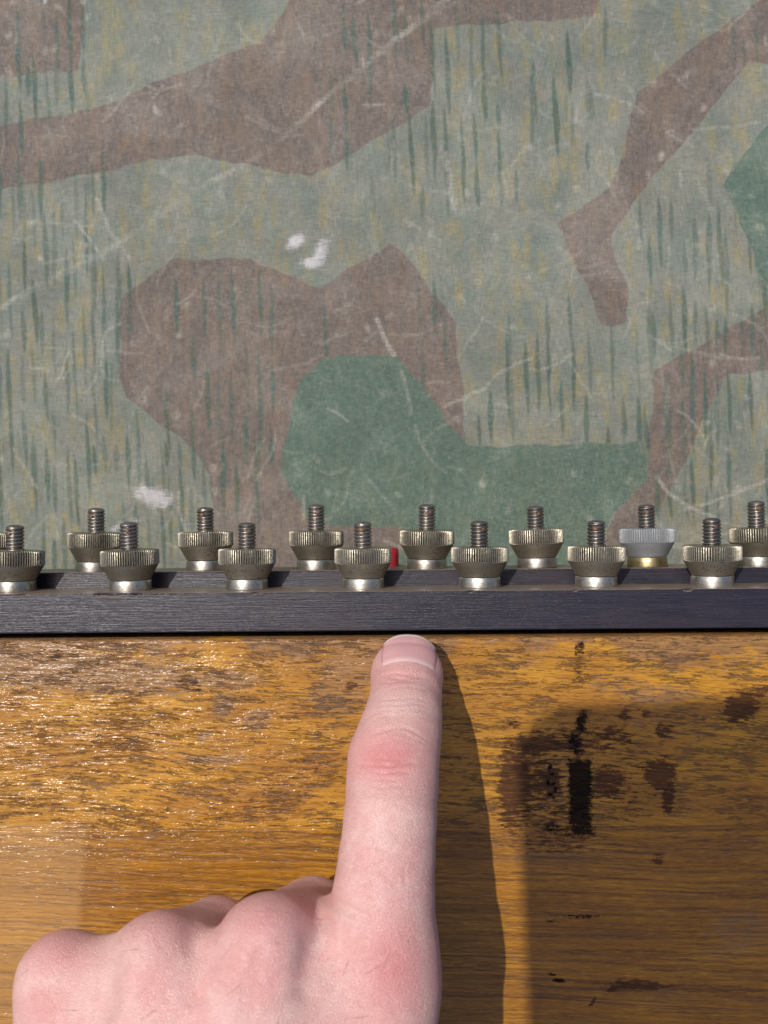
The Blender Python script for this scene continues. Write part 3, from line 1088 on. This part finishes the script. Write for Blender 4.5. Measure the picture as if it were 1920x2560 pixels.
# skin web index - middle, tendons
D[:] = HF
blend(P3(745, 2010, 38), 5.5, P3(700, 2120, 40), 6.5, 5.0)
for i in range(4):
    a = MC[i] + np.array([0, -6, MR[i] - 1.6])
    b = MC[i] * 0.4 + WR[i] * 0.6 + np.array([0, 0, 9.0])
    blend(a, 1.8, b, 1.4, 6.0)
for i, (dz, r) in enumerate(((1.0, 8.6), (2.2, 7.9), (2.2, 6.9), (1.6, 7.3))):        # knuckle heads
    blend(MC[i] + np.array([0, 1.5, dz]), r, MC[i] + np.array([0, -6.0, dz - 1]), r - 2.5, 2.2)
# flatten on the wood
zz = axv[2][None, None, :]
D = np.maximum(D, (ZW + 0.15 - zz).astype(np.float32))
D[:, 0, :] = 5.0


def surface_nets(D, lo, h):
    S = D < 0
    nx, ny, nz = D.shape
    cs = np.zeros((nx - 1, ny - 1, nz - 1), dtype=np.int8)
    for i in (0, 1):
        for j in (0, 1):
            for k in (0, 1):
                cs += S[i:nx - 1 + i, j:ny - 1 + j, k:nz - 1 + k]
    act = (cs > 0) & (cs < 8)
    I = np.argwhere(act)
    idx = -np.ones(act.shape, dtype=np.int64)
    idx[act] = np.arange(len(I))
    corner = {}
    for i in (0, 1):
        for j in (0, 1):
            for k in (0, 1):
                corner[(i, j, k)] = D[I[:, 0] + i, I[:, 1] + j, I[:, 2] + k]
    acc = np.zeros((len(I), 3))
    cnt = np.zeros(len(I))
    cs_ = list(corner)
    for a in cs_:
        for ax in range(3):
            if a[ax] == 0:
                b = list(a)
                b[ax] = 1
                b = tuple(b)
                da, db = corner[a], corner[b]
                m = (da < 0) != (db < 0)
                t = np.where(m, da / np.where(m, da - db, 1), 0)
                p = np.zeros((len(I), 3))
                for q in range(3):
                    p[:, q] = a[q]
                p[:, ax] = t
                acc[m] += p[m]
                cnt[m] += 1
    V = (I + acc / cnt[:, None]) * h + lo
    F_ = []
    for ax in range(3):
        u, v = (ax + 1) % 3, (ax + 2) % 3
        sa = [slice(None)] * 3
        sb = [slice(None)] * 3
        sa[ax] = slice(0, -1)
        sb[ax] = slice(1, None)
        A, B = S[tuple(sa)], S[tuple(sb)]
        for flip, M in ((False, A & ~B), (True, ~A & B)):
            E = np.argwhere(M)
            E = E[(E[:, u] > 0) & (E[:, v] > 0) & (E[:, u] < D.shape[u] - 1) & (E[:, v] < D.shape[v] - 1)]
            if len(E) == 0:
                continue
            q = []
            for (du, dv) in ((-1, -1), (0, -1), (0, 0), (-1, 0)):
                c = E.copy()
                c[:, u] += du
                c[:, v] += dv
                q.append(idx[c[:, 0], c[:, 1], c[:, 2]])
            q = np.stack(q, 1)
            F_.append(q[:, ::-1] if flip else q)
    return V, np.concatenate(F_)


V, Fq = surface_nets(D, lo, VX)
# relax the voxel facets
nv = len(V)
for _ in range(3):
    acc = np.zeros((nv, 3))
    cn = np.zeros(nv)
    for a, b in ((0, 1), (1, 2), (2, 3), (3, 0)):
        np.add.at(acc, Fq[:, a], V[Fq[:, b]])
        np.add.at(acc, Fq[:, b], V[Fq[:, a]])
        np.add.at(cn, Fq[:, a], 1)
        np.add.at(cn, Fq[:, b], 1)
    V = V * 0.4 + 0.6 * acc / cn[:, None]
# creases of the skin
e1, e2 = V[Fq[:, 2]] - V[Fq[:, 0]], V[Fq[:, 3]] - V[Fq[:, 1]]
fn = np.cross(e1, e2)
N = np.zeros((nv, 3))
for a in range(4):
    np.add.at(N, Fq[:, a], fn)
N /= np.linalg.norm(N, axis=1, keepdims=True) + 1e-9
hx, hy = proj(V[:, 0], V[:, 1], V[:, 2])
topside = np.clip(N[:, 2] * 1.6 + 0.2, 0, 1) * (V[:, 2] > ZW + 4)
disp = np.zeros(nv)
CREASE = [  # y at centre, bow, x0, x1, depth, width
    (1455, -6, 815, 930, 0.16, 3.0), (1463, -2, 830, 940, 0.20, 3.0), (1472, 3, 805, 900, 0.14, 3.0), (1484, -4, 830, 925, 0.10, 3),
    (1508, -8, 810, 935, 0.06, 3), (1520, -9, 805, 940, 0.06, 3), (1532, -9, 800, 940, 0.06, 3), (1545, -12, 800, 940, 0.07, 3),
    (1572, -26, 790, 925, 0.16, 4), (1586, -24, 800, 920, 0.10, 4), (1598, -20, 800, 915, 0.08, 4),
    (1640, 4, 800, 905, 0.14, 3.5), (1653, 5, 775, 880, 0.26, 3.5), (1646, -4, 850, 900, 0.22, 3.5), (1668, 3, 800, 900, 0.22, 3.5),
    (1684, 6, 790, 890, 0.10, 3.5), (1700, 6, 800, 890, 0.08, 4),
    (1790, -12, 800, 860, 0.10, 6), (1840, 8, 820, 890, 0.08, 6),
]
for (y0, bow, x0, x1, dep, w) in CREASE:
    xm, hw = (x0 + x1) / 2, (x1 - x0) / 2
    u = (hx - xm) / hw
    yc = y0 - bow * (u * u) + 1.6 * np.sin(hx * 0.09 + y0)
    m = np.exp(-((hy - yc) / w) ** 2) * np.clip(1.25 - u * u, 0, 1) * (np.abs(u) < 1.12)
    disp -= 1.7 * dep * m * topside
# fold where the index leaves the knuckles, and the hollow of the web
for pts, dep, w in (([(705, 1938), (735, 1955), (770, 1972), (800, 1985)], 0.55, 9),
                    ([(560, 1940), (575, 1990), (580, 2040)], -0.25, 40), ([(680, 1975), (672, 2060), (660, 2140)], 1.1, 30),
                    ([(425, 1995), (430, 2060), (425, 2150)], 1.2, 30), ([(560, 2060), (535, 2130), (515, 2240)], 0.45, 16), ([(235, 2020), (240, 2100), (230, 2180)], 0.9, 28), ([(690, 1950), (720, 1975), (760, 1990)], -0.5, 10)):
    d = line_d(hx, hy, pts)
    disp -= dep * np.exp(-(d / w) ** 2) * topside
hr = np.random.default_rng(12)
for _ in range(150):                                   # fine lines over the back of the hand
    x0, y0 = hr.uniform(0, 920), hr.uniform(1990, 2300)
    if hr.random() < 0.3:
        x0, y0 = hr.uniform(760, 920), hr.uniform(1710, 1990)
    a_ = hr.normal(0.35, 0.5)
    l_ = hr.uniform(14, 46)
    sel = (np.abs(hx - x0) < l_ + 8) & (np.abs(hy - y0) < l_ + 8)
    d_ = line_d(hx[sel], hy[sel], [(x0 - l_ / 2 * math.cos(a_), y0 - l_ / 2 * math.sin(a_)), (x0, y0 + hr.normal(0, 3)), (x0 + l_ / 2 * math.cos(a_), y0 + l_ / 2 * math.sin(a_))])
    disp[sel] -= hr.uniform(0.05, 0.16) * np.exp(-(d_ / 3.2) ** 2) * topside[sel]
V = V + N * disp[:, None]
V[:, 2] = np.maximum(V[:, 2], ZW + 0.12)
hand_me = mesh_np('hand', V, Fq)
red = np.zeros(nv)
for (x, y, rx, ry, a) in ((835, 1635, 85, 62, 1.0), (850, 1462, 80, 36, 0.55), (850, 2090, 90, 120, 0.85), (560, 1980, 90, 70, 0.6),
                          (545, 2100, 70, 90, 0.55), (345, 1985, 80, 60, 0.5), (130, 2040, 90, 70, 0.6), (820, 2280, 130, 120, 0.6),
                          (330, 2130, 70, 60, 0.35), (90, 2180, 50, 50, 0.5), (850, 1890, 90, 60, 0.3), (660, 1950, 70, 40, 0.6),
                          (870, 1400, 70, 40, 0.35)):
    red = np.maximum(red, a * np.exp(-((hx - x) / rx) ** 2 - ((hy - y) / ry) ** 2))
fattr(hand_me, 'flush', red)
fattr(hand_me, 'along', np.clip((hy - 1380) / 100, 0, 10))

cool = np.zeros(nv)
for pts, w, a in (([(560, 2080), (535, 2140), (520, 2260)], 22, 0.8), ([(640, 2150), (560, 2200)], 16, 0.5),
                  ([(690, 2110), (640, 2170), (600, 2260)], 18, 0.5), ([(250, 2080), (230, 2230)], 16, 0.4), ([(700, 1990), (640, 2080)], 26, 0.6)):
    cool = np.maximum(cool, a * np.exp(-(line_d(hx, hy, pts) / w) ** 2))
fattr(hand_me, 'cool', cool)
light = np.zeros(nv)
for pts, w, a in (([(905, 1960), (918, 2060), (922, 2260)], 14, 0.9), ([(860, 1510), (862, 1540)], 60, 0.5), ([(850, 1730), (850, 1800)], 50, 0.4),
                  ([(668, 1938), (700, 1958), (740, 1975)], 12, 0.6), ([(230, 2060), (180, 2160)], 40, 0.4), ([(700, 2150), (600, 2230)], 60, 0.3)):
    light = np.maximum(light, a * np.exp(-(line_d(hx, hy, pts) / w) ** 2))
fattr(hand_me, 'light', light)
n = NT('fair_skin')
mot = n.noise((0.20, 0.20, 0.20), 5, 0.65, 0.5)
spk = n.noise((1.1, 1.1, 1.1), 4, 0.65, off=3)
lines = n.noise((0.40, 2.8, 1.5), 3, 0.6, 0.8, off=8)
diag = n.noise((1.7, 1.7, 1.7), 3, 0.6, 1.2, off=15)
cell = n.voronoi((1.9, 2.3, 2.1), 'DISTANCE_TO_EDGE')
c = n.mix(n.step(mot, 0.32, 0.68), (0.76, 0.425, 0.395), (0.84, 0.555, 0.515))
c = n.mix(n.step(spk, 0.46, 0.74, 0, 0.45), c, (0.72, 0.35, 0.33))
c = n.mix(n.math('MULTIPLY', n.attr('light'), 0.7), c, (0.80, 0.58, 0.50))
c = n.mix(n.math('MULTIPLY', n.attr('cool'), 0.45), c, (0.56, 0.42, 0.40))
c = n.mix(n.math('MULTIPLY', n.attr('flush'), n.step(mot, 0.25, 0.7, 0.65, 1.0)), c, (0.66, 0.235, 0.230))
c = n.mix(n.step(cell, 0.07, 0.0, 0.0, 0.22), c, (0.50, 0.24, 0.21))
h = n.math('ADD', n.math('MULTIPLY', lines, 1.0), n.math('MULTIPLY', n.step(cell, 0.0, 0.18), 0.8))
h = n.math('ADD', h, n.math('MULTIPLY', diag, 0.6))
n.set(Base_Color=c, Roughness=n.step(spk, 0.3, 0.7, 0.38, 0.54), Specular_IOR_Level=0.45, Normal=n.bump(h, 0.13, 0.8),
      Subsurface_Weight=0.10, Subsurface_Radius=(1.0, 0.42, 0.25), Subsurface_Scale=0.0011)
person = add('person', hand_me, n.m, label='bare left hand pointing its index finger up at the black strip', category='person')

# sparse fine hairs
hv, hf = [], []
cand = np.where((topside > 0.7) & (((hy > 2010) & (hx > 10) & (hx < 900)) | ((hy > 1740) & (hy < 1900) & (hx > 770) & (hx < 920))))[0]
for q_ in hr.choice(cand, 85, replace=False):
    p_, n_ = V[q_], N[q_]
    d_ = np.array([hr.normal(-0.6, 0.3), hr.normal(-0.5, 0.35), 0.0])
    d_ -= n_ * (d_ @ n_)
    d_ /= np.linalg.norm(d_) + 1e-9
    sd_ = np.cross(n_, d_)
    L_ = hr.uniform(2.5, 5.5)
    cv_ = hr.normal(0, 0.8)
    b_ = len(hv)
    for t_ in (0.0, 0.35, 0.7, 1.0):
        c_ = p_ + d_ * L_ * t_ + n_ * (0.9 * math.sin(2.6 * t_) * 0.6 - 0.05) + sd_ * cv_ * t_ * t_
        r_ = 0.028 * (1 - 0.75 * t_)
        for k_ in range(3):
            hv.append(c_ + r_ * (math.cos(k_ * 2.094) * n_ + math.sin(k_ * 2.094) * sd_))
    for t_ in range(3):
        for k_ in range(3):
            a_, e_ = b_ + t_ * 3 + k_, b_ + t_ * 3 + (k_ + 1) % 3
            hf.append((a_, e_, e_ + 3, a_ + 3))
n = NT('fine_brown_hair')
n.set(Base_Color=n.mix(n.noise((1, 1, 1)), (0.10, 0.055, 0.03), (0.20, 0.12, 0.07)), Roughness=0.5)
add('hair', mesh_np('hair', np.array(hv), hf), n.m, person, kind='stuff')

# fingernail: curved plate set on the last joint
ta, tr = IDX[0]
tb, tb_r = IDX[2]
ax_ = ta - tb
ax_ /= np.linalg.norm(ax_)                      # toward the tip
nd = np.array([0, 0, 1.0]) - ax_ * ax_[2]
nd /= np.linalg.norm(nd)                        # dorsal normal
bd = np.cross(ax_, nd)
NU, NV_ = 26, 26
pts_t, pts_b = [], []
attr_u = []
L0, L1 = -7.0, 4.4


def flesh(s_, ang_):
    d_ = nd * math.cos(ang_) + bd * math.sin(ang_)
    for r_ in np.arange(4.0, 11.0, 0.05):
        g_ = (ta + ax_ * s_ + d_ * r_ - lo) / VX
        i_ = np.floor(g_).astype(int)
        f_ = g_ - i_
        v_ = 0.0
        for a_ in (0, 1):
            for b_ in (0, 1):
                for c_ in (0, 1):
                    v_ += D[i_[0] + a_, i_[1] + b_, i_[2] + c_] * (f_[0] if a_ else 1 - f_[0]) * (f_[1] if b_ else 1 - f_[1]) * (f_[2] if c_ else 1 - f_[2])
        if v_ > 0:
            return r_
    return 7.0


NANG = 0.86
SG = np.linspace(L0, 0.8, 9)
RF = np.array([[flesh(a_, b_) for b_ in np.linspace(-NANG, NANG, NV_)] for a_ in SG])
RC_ = 0.5 * RF[:, NV_ // 2][:, None] + 0.5 * RF                     # nail is flatter than the pad
for i in range(NU):
    u = i / (NU - 1)
    s = L0 + (L1 - L0) * u
    for j in range(NV_):
        v = j / (NV_ - 1) * 2 - 1
        # outline: straight sides, rounded free edge and rounded root
        sl_ = s - 2.2 * (abs(v) ** 2.4) * (u ** 1.5) + 0.4 * (abs(v) ** 2.2) * ((1 - u) ** 2)
        rad = float(np.interp(min(sl_, 0.8), SG, RF[:, j])) - 0.03 * max(0.0, sl_ - 0.8) ** 2
        rad += 0.16 - 0.40 * max(0, 1 - u / 0.13) ** 2 - 0.26 * max(0.0, (abs(v) - 0.8) / 0.2) ** 2 * (1 - u)
        ang = v * NANG
        p = ta + ax_ * sl_ + nd * rad * math.cos(ang) + bd * rad * math.sin(ang)
        q = p - (nd * math.cos(ang) + bd * math.sin(ang)) * 0.45
        pts_t.append(p)
        pts_b.append(q)
        attr_u.append(u)
nt = NU * NV_
ff = grid_faces(NU, NV_)
ii = np.arange(nt).reshape(NU, NV_)
loop = np.concatenate([ii[:, 0], ii[-1, 1:], ii[-2::-1, -1], ii[0, -2:0:-1]])
l2 = np.roll(loop, -1)
side = np.stack([loop, l2, l2 + nt, loop + nt], 1)
nm = mesh_np('fingernail', np.array(pts_t + pts_b), np.concatenate([ff[:, ::-1], ff + nt, side]))
fattr(nm, 'u', np.array(attr_u + attr_u))
n = NT('nail')
u_ = n.attr('u')
c = n.mix(n.step(u_, 0.88, 0.95), (0.66, 0.36, 0.36), (0.74, 0.63, 0.52))
c = n.mix(n.step(u_, 0.12, 0.20, 0.4, 0.0), c, (0.80, 0.64, 0.60))
rdg = n.noise((3.0, 0.3, 0.3), 2)
n.set(Base_Color=c, Roughness=0.30, Specular_IOR_Level=0.5, Normal=n.bump(rdg, 0.03, 0.5), Subsurface_Weight=0.2,
      Subsurface_Radius=(1.0, 0.4, 0.3), Subsurface_Scale=0.0008)
add('fingernail', nm, n.m, person)

# ------------------------------------------------------------------ the phone that takes the picture and shades the wood
HP = 330.0
xl = unproj(1108, 1600, ZW)[0] - SX * HP
yt = unproj(1108, 1525, ZW)[1] + SY * HP
PW, PL, RC = 76.0, 152.0, 13.0
out = []
for (cx_, cy_, a0) in ((PW - RC, -RC, 0), (RC, -RC, 90), (RC, -PL + RC, 180), (PW - RC, -PL + RC, 270)):
    for q in range(9):
        a = math.radians(a0 + 90 * q / 8)
        out.append((cx_ + RC * math.cos(a), cy_ + RC * math.sin(a)))
V, f = [], []
layers = [(0.0, 1.2), (0.4, 0.4), (1.2, 0.0), (6.8, 0.0), (7.6, 0.4), (8.0, 1.2)]
cxp, cyp = PW / 2, -PL / 2
for (z, ins) in layers:
    for (x, y) in out:
        V.append((cxp + (x - cxp) * (1 - ins / (PW / 2)), cyp + (y - cyp) * (1 - ins / (PL / 2)), z))
m = len(out)
for j in range(len(layers) - 1):
    for q in range(m):
        a, b = j * m + q, j * m + (q + 1) % m
        f.append((a, b, b + m, a + m))
f.append(tuple(range(m - 1, -1, -1)))
f.append(tuple(range((len(layers) - 1) * m, len(layers) * m)))
me = mesh_np('phone', V, f, False)
n = NT('graphite_phone')
n.set(Base_Color=n.mix(n.noise((0.2, 0.2, 0.2)), (0.03, 0.03, 0.034), (0.045, 0.045, 0.05)), Roughness=0.35, Metallic=0.3)
ph = add('phone', me, n.m, None, (xl, yt, ZW + HP), label='dark phone held above the box, throwing its shade on the wood', category='phone')
ph.rotation_euler = (0, 0, math.radians(2.0))
V, f = lathe([(7.0, 0), (7.0, 1.6), (6.4, 2.0), (5.2, 2.0), (5.0, 1.4)], 40)
lm = mesh_np('lens', [(x, y, -z) for (x, y, z) in V], [tuple(reversed(q)) for q in f], True)
for (x, y) in ((60, -17), (60, -35), (44, -26)):
    add('lens', lm, n.m, ph, (x, y, 0.02))
